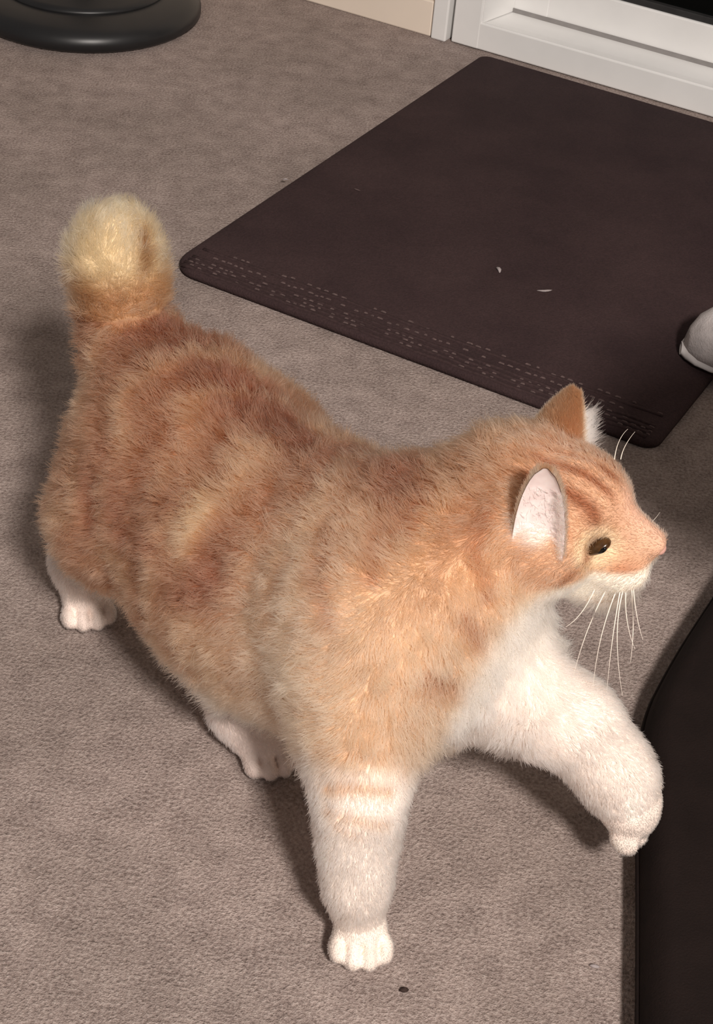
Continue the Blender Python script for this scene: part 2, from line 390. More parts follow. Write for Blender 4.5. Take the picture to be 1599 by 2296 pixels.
class Field:
    def __init__(self, lo, hi, vox):
        self.lo = np.array(lo); self.vox = vox
        self.n = np.ceil((np.array(hi)-self.lo)/vox).astype(int)+1
        self.d = np.full(self.n, 1.0, np.float32)
        self.ax = [self.lo[i]+vox*np.arange(self.n[i]) for i in range(3)]
    def block(self, lo, hi, pad):
        a = np.clip(np.floor((np.array(lo)-pad-self.lo)/self.vox).astype(int), 0, self.n-1)
        b = np.clip(np.ceil((np.array(hi)+pad-self.lo)/self.vox).astype(int)+1, 1, self.n)
        sl = tuple(slice(a[i], b[i]) for i in range(3))
        X = self.ax[0][sl[0]][:, None, None]; Y = self.ax[1][sl[1]][None, :, None]; Z = self.ax[2][sl[2]][None, None, :]
        return sl, X, Y, Z
    def blend(self, sl, d, k):
        a = self.d[sl]; d = d.astype(np.float32)
        h = np.maximum(k-np.abs(a-d), 0)/k
        self.d[sl] = np.minimum(a, d)-h*h*k*.25
    def carve(self, sl, d, k):
        a = self.d[sl]; d = -d.astype(np.float32)
        h = np.maximum(k-np.abs(a-d), 0)/k
        self.d[sl] = np.maximum(a, d)+h*h*k*.25
    def cap(self, A, B, r1, r2, k=.02):
        A = np.asarray(A, float); B = np.asarray(B, float)
        R = max(r1, r2)
        sl, X, Y, Z = self.block(np.minimum(A, B)-R, np.maximum(A, B)+R, k+.01)
        ba = B-A; L2 = max(float(ba@ba), 1e-12)
        px, py, pz = X-A[0], Y-A[1], Z-A[2]
        t = np.clip((px*ba[0]+py*ba[1]+pz*ba[2])/L2, 0, 1)
        d = np.sqrt((px-t*ba[0])**2+(py-t*ba[1])**2+(pz-t*ba[2])**2)-(r1+t*(r2-r1))
        self.blend(sl, d, k)
    def ell(self, C, fr, r, k=.02, sub=False):
        C = np.asarray(C, float); R = max(r)
        sl, X, Y, Z = self.block(C-R, C+R, k+.01)
        q = [(X-C[0])*fr[i][0]+(Y-C[1])*fr[i][1]+(Z-C[2])*fr[i][2] for i in range(3)]
        k0 = np.sqrt(sum((q[i]/r[i])**2 for i in range(3))); k1 = np.sqrt(sum((q[i]/r[i]**2)**2 for i in range(3)))+1e-9
        d = k0*(k0-1)/k1
        (self.carve if sub else self.blend)(sl, d, k)
    def path(self, pts, k):
        for (a, ra), (b, rb) in zip(pts[:-1], pts[1:]): self.cap(a, b, ra, rb, k)

def surface_nets(F):
    d = F.d; ins = d < 0
    n = np.array(d.shape)
    c = ins[:-1, :-1, :-1].astype(np.int8).copy()
    corners = [(i, j, k) for i in (0, 1) for j in (0, 1) for k in (0, 1)]
    c[:] = 0
    for i, j, k in corners: c += ins[i:n[0]-1+i, j:n[1]-1+j, k:n[2]-1+k]
    act = (c > 0) & (c < 8)
    idx = np.argwhere(act); vid = np.full(act.shape, -1, np.int64); vid[act] = np.arange(len(idx))
    acc = np.zeros((len(idx), 3)); cnt = np.zeros(len(idx))
    val = {cr: d[idx[:, 0]+cr[0], idx[:, 1]+cr[1], idx[:, 2]+cr[2]].astype(float) for cr in corners}
    for a in corners:
        for ax in range(3):
            if a[ax]: continue
            b = list(a); b[ax] = 1; b = tuple(b)
            va, vb = val[a], val[b]; m = (va < 0) != (vb < 0)
            t = np.where(m, va/np.where(m, va-vb, 1), 0)
            p = np.zeros((len(idx), 3)); p[:] = a; p[:, ax] += t
            acc[m] += p[m]; cnt[m] += 1
    verts = F.lo+F.vox*(idx+acc/cnt[:, None])
    quads = []
    for ax in range(3):
        sa = [slice(0, n[i]-1) if i == ax else slice(1, n[i]-1) for i in range(3)]
        sb = list(sa); sb[ax] = slice(1, n[ax])
        A = ins[tuple(sa)]; Bm = ins[tuple(sb)]
        for flip, m in ((False, A & ~Bm), (True, ~A & Bm)):
            e = np.argwhere(m)
            if not len(e): continue
            for i in range(3):
                if i != ax: e[:, i] += 1
            o1, o2 = (ax+1) % 3, (ax+2) % 3
            def g(u, v):
                q = e.copy(); q[:, o1] -= u; q[:, o2] -= v
                return vid[q[:, 0], q[:, 1], q[:, 2]]
            qd = np.stack([g(1, 1), g(0, 1), g(0, 0), g(1, 0)], 1)
            if flip: qd = qd[:, ::-1]
            quads.append(qd)
    return verts, np.concatenate(quads)

P3 = atz
# leg chains: list of (point, radius)
RF_CH = [(W(.28, -.05, .20), .047), (W(.308, -.072, .150), .034), (P3(806, 1800, .115), .0205), (P3(801, 1900, .083), .0160), (P3(800, 1985, .055), .0134), (P3(806, 2060, .024), .0135)]
LF_CH = [(W(.295, .03, .17), .038), (P3(1190, 1575, .140), .026), (P3(1295, 1625, .128), .0215), (P3(1382, 1735, .098), .0185), (P3(1412, 1800, .078), .0175)]
RH_CH = [(W(.075, -.032, .18), .046), (W(.060, -.052, .145), .036), (P3(222, 1135, .092), .0235), (P3(180, 1255, .05), .0145), (P3(188, 1325, .020), .0140)]
LH_CH = [(W(.09, .035, .16), .06), (W(.14, .03, .10), .04), (W(.10, .0, .06), .02), (P3(535, 1590, .035), .0145), (P3(590, 1670, .018), .0145)]
TAIL_CH = [(P3(290, 770, .24), .030), (P3(272, 700, .258), .022), (P3(268, 630, .28), .0215), (P3(258, 570, .30), .023), (P3(262, 540, .31), .020)]

def cat_field(vox):
    F = Field((-.30, .58, -.01), (.26, 1.08, .40), vox)
    E = BFRAME
    F.ell(W(.068, -.004, .182), E, (.072, .068, .08), .04)
    F.ell(W(.160, -.016, .156), E, (.105, .085, .086), .045)
    F.ell(W(.235, -.015, .160), E, (.09, .074, .084), .05)
    F.ell(W(.285, -.01, .172), E, (.065, .068, .075), .04)
    F.ell(W(.30, .006, .172), E, (.052, .05, .062), .03)
    # neck
    F.cap(W(.275, .0, .20), HD(-.018, 0, -.012), .058, .042, .045)
    for ch, k in ((RF_CH, .025), (LF_CH, .025), (RH_CH, .03), (LH_CH, .025), (TAIL_CH, .02)):
        F.path(ch, k)
    # paws: palm and four toes
    def paw(c, fwd, rr=.019, up=V(0, 0, 1), toe=.0095, spread=.011, reach=.012, drop=.0):
        fwd = fwd/np.linalg.norm(fwd); side = np.cross(up, fwd); side /= np.linalg.norm(side)
        up2 = np.cross(fwd, side)
        fr = np.stack([fwd, side, up2])
        F.ell(c, fr, (rr*1.15, rr*1.05, rr*.8), .012)
        for dy, dx in ((-1.55, .15), (-.55, .9), (.55, .9), (1.55, .15)):
            q = c+side*dy*spread+fwd*(reach+dx*.007)+up2*(-.003+drop)
            F.ell(q, fr, (toe*1.35, toe*.80, toe*1.05), .0015)
        for dy, dx in ((-1.15, .7), (0, 1.2), (1.15, .7)):
            q = c+side*dy*spread+fwd*(reach+dx*.007+.002)+up2*(.0035+drop)
            F.ell(q, fr, (.0075, .0012, .0048), .002, sub=True)
    paw(P3(810, 2090, .0155), V(.08, -1, 0), rr=.0145, toe=.008, spread=.0090, reach=.009)
    paw(P3(194, 1352, .0155), V(.35, -1, 0), rr=.0145, toe=.008, spread=.0092, reach=.009)
    paw(P3(600, 1675, .016), V(.5, -1, 0), rr=.0145, toe=.008, spread=.0092, reach=.009)
    fd = P3(1432, 1870, .055)-P3(1395, 1780, .09)
    paw(P3(1420, 1815, .072), fd, up=V(.45, -.35, .8), rr=.0170, toe=.0090, spread=.0108, reach=.010)
    # head
    Hh = HFRAME
    F.ell(HD(0, 0, 0), Hh, (.046, .041, .037), .025)
    for sg in (-1, 1):
        F.ell(HD(.010, sg*.024, -.016), Hh, (.03, .021, .024), .015)
        F.ell(HD(.0555, sg*.010, -.020), Hh, (.0195, .0135, .0160), .008)
    F.cap(HD(.02, 0, .020), HD(.050, 0, .004), .018, .0095, .014)
    F.cap(HD(.050, 0, .004), HD(.0705, 0, -.001), .0095, .0085, .012)
    F.ell(HD(.046, 0, -.042), Hh, (.023, .014, .0125), .012)
    F.cap(HD(-.01, 0, -.026), HD(.04, 0, -.039), .022, .014, .015)
    F.ell(HD(.027, 0, .018), Hh, (.0235, .023, .019), .010)
    for sg in (-1, 1):
        F.ell(HD(.044, sg*.0240, .000), Hh, (.008, .0045, .006), .006, sub=True)
    return F
def vnoise(P, scale, seed=0):
    Q = P*scale; i = np.floor(Q).astype(np.int64); fr = Q-i; u = fr*fr*(3-2*fr)
    def hsh(a, b, c):
        h = (a*73856093) ^ (b*19349663) ^ (c*83492791) ^ (seed*2654435761 & 0xffffffff)
        h = (h ^ (h >> 13))*1274126177 & 0xffffffff; h = (h ^ (h >> 16)) & 0xffff
        return h/32767.5-1
    r = 0
    for a in (0, 1):
        for b in (0, 1):
            for c in (0, 1):
                w = (u[:, 0] if a else 1-u[:, 0])*(u[:, 1] if b else 1-u[:, 1])*(u[:, 2] if c else 1-u[:, 2])
                r = r+w*hsh(i[:, 0]+a, i[:, 1]+b, i[:, 2]+c)
    return r
def sst(x, a, b):
    t = np.clip((x-a)/(b-a), 0, 1); return t*t*(3-2*t)
def cdist(P, A, B):
    ba = B-A; t = np.clip(((P-A)@ba)/(ba@ba), 0, 1); return np.linalg.norm(P-A-t[:, None]*ba, axis=1), t
def chdist(P, ch):
    d = np.full(len(P), 9.); pos = np.zeros(len(P))
    for i, ((a, _), (b, _)) in enumerate(zip(ch[:-1], ch[1:])):
        dd, t = cdist(P, a, b); m = dd < d; d[m] = dd[m]; pos[m] = i+t[m]
    return d, pos
VOX = .002
_F = cat_field(VOX); CV, CQ = surface_nets(_F); del _F
# Laplacian relax to remove lattice facets
_e = np.concatenate([CQ[:, [0, 1]], CQ[:, [1, 2]], CQ[:, [2, 3]], CQ[:, [3, 0]]])
for _ in range(4):
    acc = np.zeros_like(CV); cnt = np.zeros(len(CV))
    for a, b in ((0, 1), (1, 0)):
        for k in range(3): acc[:, k] += np.bincount(_e[:, a], CV[_e[:, b], k], len(CV))
        cnt += np.bincount(_e[:, a], minlength=len(CV))
    CV = .5*CV+.5*acc/cnt[:, None]
def quad_normals(v, q):
    n = np.cross(v[q[:, 2]]-v[q[:, 0]], v[q[:, 3]]-v[q[:, 1]]); A = np.linalg.norm(n, axis=1); return n/(A[:, None]+1e-12), A*.5
QN, QA = quad_normals(CV, CQ)
CN = np.zeros_like(CV)
for k in range(4):
    for j in range(3): CN[:, j] += np.bincount(CQ[:, k], QN[:, j]*QA, len(CV))
CN /= np.linalg.norm(CN, axis=1)[:, None]+1e-12

def on_cat(px, py):
    """the point of the coat seen along a pixel's ray"""
    w = CAM_M.T @ V((px-799.5)/F_PX, (py-1148)/F_PX, 1.0); w /= np.linalg.norm(w)
    d = CV-CAM_C; t = d@w; r = np.linalg.norm(d-t[:, None]*w, axis=1)
    m = (r < .005) & (CN@w < 0)
    if not m.any(): return CV[np.argmin(r)]
    return CV[np.where(m)[0][np.argmin(t[m])]]
LN = lambda r, g, b: np.array(lin(r, g, b)[:3])
def mixc(c, col, w): return c*(1-w[:, None])+col*w[:, None]
_spot = lambda px, py: on_cat(px, py)
BIB = [_spot(1265, 1375), _spot(1215, 1440), _spot(1170, 1520), _spot(1120, 1600)]
SP_LIGHT = [(_spot(430, 1170), .013), (_spot(405, 1210), .010), (_spot(455, 1130), .010)]
SP_DARK = [(_spot(440, 1330), .016), (_spot(400, 1345), .012), (_spot(480, 1300), .010), (_spot(330, 1230), .012), (_spot(370, 1130), .011)]
HAUNCH = [_spot(170, 960), _spot(190, 1080), _spot(215, 1200)]
HAUNCH2 = [_spot(235, 1010), _spot(250, 1110), _spot(270, 1200)]
SHO = [[_spot(880, 1130), _spot(840, 1220), _spot(850, 1290)], [_spot(980, 1050), _spot(930, 1120), _spot(900, 1180)], [_spot(1090, 1130), _spot(1080, 1230), _spot(1110, 1340)],
       [_spot(960, 1540), _spot(1040, 1560), _spot(1110, 1530)], [_spot(1060, 1400), _spot(1090, 1460), _spot(1115, 1530)], [_spot(640, 1250), _spot(600, 1330), _spot(590, 1420)], [_spot(720, 1180), _spot(700, 1290), _spot(720, 1400)]]
LEGB = [[_spot(710, 1700), _spot(780, 1715), _spot(880, 1710)], [_spot(715, 1765), _spot(790, 1785), _spot(890, 1775)], [_spot(715, 1825), _spot(790, 1855), _spot(870, 1868)], [_spot(745, 1875), _spot(800, 1895)]]
EARW = _spot(1208, 1200)
CHEEK = [_spot(1335, 1255), _spot(1290, 1305), _spot(1235, 1350), _spot(1195, 1380)]
DARKB = [[_spot(760, 1005), _spot(620, 1080), _spot(500, 1190), _spot(440, 1310)], [_spot(905, 1045), _spot(850, 1110)], [_spot(560, 860), _spot(430, 960), _spot(330, 1080)]]
def poly_d(P, pts):
    d = np.full(len(P), 9.)
    for a, b in zip(pts[:-1], pts[1:]): d = np.minimum(d, cdist(P, a, b)[0])
    return d
def head_coords(P): return (P-HK)@HFRAME.T
def coat(P):
    N = len(P); q = P-BO; s = q@BU; t = q@BV; z = P[:, 2]
    n1 = vnoise(P, 28, 1); n2 = vnoise(P, 70, 2); n3 = vnoise(P, 180, 3)
    ho = head_coords(P); a, b, c = ho[:, 0], ho[:, 1], ho[:, 2]
    hd = np.linalg.norm((ho-np.array([.02, 0, -.004]))/np.array([.062, .05, .05]), axis=1)
    head = 1-sst(hd, .9, 1.15)
    col = np.tile(LN(180, 134, 100), (N, 1))
    # darker, redder saddle towards rump and spine; rump tone partly paints in dimmer light
    col = mixc(col, LN(142, 96, 68), .9*(1-sst(s, .10, .25))*(1-head))
    spine = np.exp(-((t-.006)/.035)**2)*sst(z, .19, .24)*(1-head)
    col = mixc(col, LN(102, 56, 38), .95*spine*(1-sst(s, .24, .33)))
    # mackerel mottling
    band = np.sin(2*np.pi*(s/.052+.55*n1)+3*z/.1)
    col = mixc(col, LN(118, 72, 48), .38*sst(band, .1, .9)*(1-head)*(1-sst(s, .2, .3)*.55))
    col = mixc(col, LN(206, 160, 118), .30*sst(-band, .2, .95)*(1-head))
    col = mixc(col, LN(226, 188, 154), .62*sst(s, .18, .28)*(1-head)*(1-sst(z, .215, .275)))
    for p, r in SP_LIGHT: col = mixc(col, LN(226, 176, 128), .75*np.exp(-(np.linalg.norm(P-p, axis=1)/r)**2))
    for p, r in SP_DARK: col = mixc(col, LN(122, 66, 44), .7*np.exp(-(np.linalg.norm(P-p, axis=1)/r)**2))
    for pl, wd, st_ in zip(DARKB, (.017, .016, .012), (.6, .6, .35)): col = mixc(col, LN(126, 74, 52), st_*np.exp(-((poly_d(P, pl)+.008*n1)/wd)**2))
    for pl in (HAUNCH, HAUNCH2): col = mixc(col, LN(132, 76, 54), .55*np.exp(-(poly_d(P, pl)/.007)**2))
    for pl in SHO: col = mixc(col, LN(146, 90, 60), .62*np.exp(-(poly_d(P, pl)/.0055)**2))
    # tail: paler tip with a brown streak
    td, tp = chdist(P, TAIL_CH); tm = (td < .05)*sst(tp+.3*n1, 1.9, 3.2); col = mixc(col, LN(172, 132, 96), .8*(td < .045)*sst(tp, .9, 1.4))
    col = mixc(col, LN(216, 192, 152), .8*tm)
    col = mixc(col, LN(120, 76, 40), .85*np.exp(-(poly_d(P, [_spot(335, 520), _spot(338, 600)])/.006)**2))
    # white underside, chest bib and legs
    white = LN(238, 224, 208)
    belly = (1-sst(z+.012*n1, .088, .122))*(1-sst(s, .21, .25))*(1-head)
    col = mixc(col, LN(228, 206, 178), belly)
    bd = poly_d(P, BIB); bib = (1-sst(bd+.006*n1, .022, .040))
    bib = np.maximum(bib, sst(t+.25*(s-.33), .012, .03)*sst(s, .25, .29)*(1-head)*(1-sst(z, .19, .225)))
    col = mixc(col, white, bib*(1-head))
    ld, lp = chdist(P, LF_CH); col = mixc(col, LN(240, 220, 206), (1-sst(ld, .040, .055))*sst(lp, .55, 1.0))
    rd, rp = chdist(P, RF_CH); rf = (1-sst(rd, .045, .055))*sst(rp+.25*n1, 1.25, 2.0)
    col = mixc(col, LN(240, 222, 208), rf)
    for pl, st_ in zip(LEGB, (.65, .75, .6, .4)): col = mixc(col, LN(196, 146, 104), st_*np.exp(-(poly_d(P, pl)/.0042)**2))
    hd_, hp = chdist(P, RH_CH); col = mixc(col, LN(232, 212, 200), (1-sst(hd_, .035, .05))*sst(hp, 2.3, 2.8))
    hd_, hp = chdist(P, LH_CH); col = mixc(col, LN(232, 212, 202), (1-sst(hd_, .035, .05))*sst(hp, 1.4, 2.2))
    # head
    hc = np.tile(LN(204, 156, 122), (N, 1))
    st1 = np.abs(np.abs(b)-.010-.10*np.maximum(0, .03-a)*.0)
    for off, wd in ((.0, .003), (.011, .0028), (.022, .003)):
        hc = mixc(hc, LN(136, 78, 48), .9*np.exp(-((np.abs(b)-off+.002*n2)/wd)**2)*sst(c, .0, .014)*(1-sst(a, .036, .050)))
    hc = mixc(hc, LN(228, 178, 150), .9*np.exp(-(b/.010)**2)*sst(a, .040, .052)*sst(c, -.012, .0))           # nose bridge
    ed = np.minimum(np.linalg.norm(ho-np.array([.044, -.0255, 0]), axis=1), np.linalg.norm(ho-np.array([.044, .0255, 0]), axis=1))
    hc = mixc(hc, LN(232, 200, 160), .85*np.exp(-((ed-.0115)/.0045)**2))
    hc = mixc(hc, LN(176, 112, 76), .75*np.exp(-(((a-.060)/.010)**2+((c+.012)/.005)**2)))
    for sg in (-1, 1):
        pl = [HD(.036, sg*.028, -.008), HD(.018, sg*.040, -.022), HD(-.008, sg*.042, -.036)]
        hc = mixc(hc, LN(156, 98, 60), .7*np.exp(-(poly_d(P, pl)/.003)**2))
        pl = [HD(.026, sg*.032, .010), HD(.0, sg*.042, .006)]
        hc = mixc(hc, LN(160, 98, 60), .5*np.exp(-(poly_d(P, pl)/.003)**2))
    hc = mixc(hc, LN(140, 88, 58), .75*np.exp(-(poly_d(P, CHEEK)/.0032)**2))
    muz = 1-sst(c-.26*(a-.04)+.0015*n2, -.0225, -.0165)
    hc = mixc(hc, LN(246, 234, 214), muz*sst(a, -.03, -.005))
    hc = mixc(hc, LN(244, 226, 214), .9*np.exp(-(np.linalg.norm(P-EARW, axis=1)/.011)**4))
    col = mixc(col, np.zeros(3), head*0)
    col = col*(1-head[:, None])+hc*head[:, None]
    # fine mottling
    col = col*(1+.10*n1*(1-head)+.16*n2*(1-.5*head)+.10*n3)[:, None]
    col = col+(col.mean(1, keepdims=True)-col)*.10
    return np.clip(col, .003, .95)

cat = empty('cat', tuple(W(.17, -.02, 0)))
tag(cat, 'orange and white short-tailed cat stepping forward with one front paw raised', 'cat')
# body skin
tb = NT('cat_coat_skin'); at_ = tb.n('ShaderNodeAttribute'); at_.attribute_name = 'fur_color'
tb.l(at_.outputs['Color'], tb.b.inputs['Base Color']); tb.b.inputs['Roughness'].default_value = .9; tb.b.inputs['Specular IOR Level'].default_value = .1
tb.bump(tb.noise(500, 3).outputs['Fac'], .4, .002)
me = bpy.data.meshes.new('body')
me.vertices.add(len(CV)); me.vertices.foreach_set('co', CV.astype(np.float32).ravel())
me.loops.add(len(CQ)*4); me.loops.foreach_set('vertex_index', CQ.astype(np.int32).ravel())
me.polygons.add(len(CQ)); me.polygons.foreach_set('loop_start', np.arange(0, len(CQ)*4, 4, dtype=np.int32))
me.update(calc_edges=True); me.validate()
me.polygons.foreach_set('use_smooth', np.ones(len(me.polygons), dtype=bool))
ca = me.attributes.new('fur_color', 'FLOAT_COLOR', 'POINT')
ca.data.foreach_set('color', np.concatenate([coat(CV), np.ones((len(CV), 1))], 1).astype(np.float32).ravel())
me.materials.append(tb.m)
body = child(link(bpy.data.objects.new('body', me)), cat)

# ears: curved shells
def on_plane(px, py, lat):
    w = CAM_M.T @ V((px-799.5)/F_PX, (py-1148)/F_PX, 1.0)
    p0 = HK+lat*HL; t = ((p0-CAM_C)@HL)/(w@HL); return CAM_C+w*t
te = NT('ear_fur_outside'); te.b.inputs['Roughness'].default_value = .9
te.l(te.ramp(te.noise(160).outputs['Fac'], [(.3, lin(140, 102, 78)), (.7, lin(166, 126, 98))]), te.b.inputs['Base Color'])
ti = NT('ear_skin_inside'); ti.b.inputs['Roughness'].default_value = .7
ti.l(ti.ramp(ti.noise(110).outputs['Fac'], [(.3, lin(232, 212, 208)), (.7, lin(248, 236, 232))]), ti.b.inputs['Base Color'])
ti.b.inputs['Subsurface Weight'].default_value = .15; ti.b.inputs['Subsurface Radius'].default_value = (.006, .002, .0015)
EARS = []
def ear(base, tip, face, w0, label, fold=1.15, pe=2.1, pw=.62):
    ax = tip-base; h = np.linalg.norm(ax); ax = ax/h
    face = face-ax*(face@ax); face /= np.linalg.norm(face); side = np.cross(face, ax)
    nu, nv = 17, 14
    def P(u, v, off):
        an = (u*2-1)*fold; wd = w0*(1-v**pe)**pw*(1-.06*v)*(1-.10*(1-v)**2)+.0012
        # an open half cone: rims lean forward, back bulges away from the opening
        return base+ax*(h*v-.010*(1-v)*0)+side*wd*math.sin(an)/math.sin(fold)*1.0-face*(wd*.62*(math.cos(an)-math.cos(fold))-off)+face*.004*v*v
    out = [[P(i/(nu-1), j/(nv-1)*.999, 0) for i in range(nu)] for j in range(nv)]
    inn = [[P(i/(nu-1), j/(nv-1)*.999, .0016*(1-.6*j/(nv-1))) for i in range(nu)] for j in range(nv)]
    def grid(g, flip):
        f = []
        for j in range(nv-1):
            for i in range(nu-1):
                q = (j*nu+i, j*nu+i+1, (j+1)*nu+i+1, (j+1)*nu+i); f.append(q[::-1] if flip else q)
        return [p for r in g for p in r], f
    v, f = grid(out, False); e = child(mesh_obj('ear', v, f, te.m), cat); e['label'] = label
    v, f = grid(inn, True); i = mesh_obj('inner_ear', v, f, ti.m); i.parent = e
    i['label'] = 'pale pink inside of the ear'
    EARS.append((out, inn, ax, face, side))
RB = on_plane(1204, 1245, -.043); RT = on_plane(1226, 1040, -.047)
ear(RB, RT, -HL*.85+HF*.10+HU*.30, .0150, 'right ear turned sideways showing its pale inside')
LB = on_plane(1246, 1010, .030); LT = on_plane(1288, 874, .040)
ear(LB, LT, HL*.80+HF*.42, .0225, 'left ear seen from behind with white tufts', pe=1.25, pw=.8)

# eyes
ty = NT('cat_eye'); ty.b.inputs['Roughness'].default_value = .25
ty.l(ty.ramp(ty.noise(300, vec=ty.coord()).outputs['Fac'], [(.3, lin(44, 26, 10)), (.7, lin(78, 50, 18))]), ty.b.inputs['Base Color'])
tpup = plain('pupil_black', lin(10, 8, 7), .1, .5, .05)
def blob(name, c, fr, r, mat, parent, nu=20, nv=12):
    v, f = [], []
    for j in range(nv+1):
        th = math.pi*j/nv
        for i in range(nu):
            ph = 2*math.pi*i/nu; d = (math.sin(th)*math.cos(ph)*r[0], math.sin(th)*math.sin(ph)*r[1], math.cos(th)*r[2])
            v.append(c+d[0]*fr[0]+d[1]*fr[1]+d[2]*fr[2])
    for j in range(nv):
        for i in range(nu): f.append((j*nu+i, (j+1)*nu+i, (j+1)*nu+(i+1) % nu, j*nu+(i+1) % nu))
    o = mesh_obj(name, v, f, mat)
    return child(o, parent) if parent is cat else o
for sg in (-1, 1):
    e1 = HF*.70+HU*.714; e3 = HU*.70-HF*.714; ef = np.stack([e1, HL, e3])
    ey = blob('eye', HD(.0430, sg*.0210, .000), ef, (.0086, .0062, .0038), ty.m, cat)
    pu = blob('pupil', HD(.0450, sg*.0249, .001), ef, (.0046, .0020, .0022), tpup, None); pu.parent = ey
tn = plain('pink_nose', lin(206, 158, 144), .6, .35, .08, 200)
blob('nose', HD(.0755, 0, -.0040), HFRAME, (.0040, .0050, .0036), tn, cat)

# whiskers: each a tapering tube
tw = plain('whisker_white', lin(236, 226, 214), .4, .4, .03)
def whisker(pts, r0=.00042):
    P = np.array(pts); k = 12; C = []
    for i in range(k):      # quadratic through three points
        t = i/(k-1); C.append(P[0]*(1-t)*(1-2*t)+P[1]*4*t*(1-t)+P[2]*t*(2*t-1))
    v, f = [], []
    for i, p in enumerate(C):
        d = C[min(i+1, k-1)]-C[max(i-1, 0)]; d /= np.linalg.norm(d); x = np.cross(d, V(.3, .5, .8)); x /= np.linalg.norm(x); y = np.cross(d, x)
        r = r0*(1-.75*i/(k-1))
        for q in range(5): v.append(p+x*r*math.cos(q*1.2566)+y*r*math.sin(q*1.2566))
    for i in range(k-1):
        for q in range(5): f.append((i*5+q, i*5+(q+1) % 5, (i+1)*5+(q+1) % 5, (i+1)*5+q))
    child(mesh_obj('whisker', v, f, tw), cat)
for (x0, y0), (x1, y1), (x2, y2) in (((1335, 1318), (1305, 1372), (1270, 1405)), ((1362, 1318), (1318, 1412), (1286, 1515)), ((1385, 1318), (1349, 1425), (1330, 1540)),
        ((1392, 1318), (1374, 1430), (1361, 1548)), ((1399, 1318), (1384, 1425), (1396, 1560)), ((1404, 1318), (1406, 1390), (1424, 1455)), ((1416, 1315), (1420, 1400), (1414, 1485)), ((1420, 1315), (1428, 1380), (1442, 1435))):
    whisker([on_plane(x0, y0, -.018), on_plane(x1, y1, -.036), on_plane(x2, y2, -.048)])
for (x0, y0), (x1, y1), (x2, y2) in (((1404, 1275), (1440, 1160), (1520, 1080)),):
    pass
for pts in (((1378, 1030), (1388, 990), (1408, 962)), ((1392, 1030), (1402, 1000), (1424, 968))):
    whisker([on_plane(*pts[0], .012), on_plane(*pts[1], .016), on_plane(*pts[2], .020)], .0003)
for i in range(5):          # far-side whiskers, pointing away from the lens
    p0 = HD(.058-.005*i, .016, -.016-.002*(i % 2)); whisker([p0, p0+HL*.022+HF*(.006-.004*i)-HU*.004, p0+HL*.05+HF*(.008-.010*i)-HU*.016])

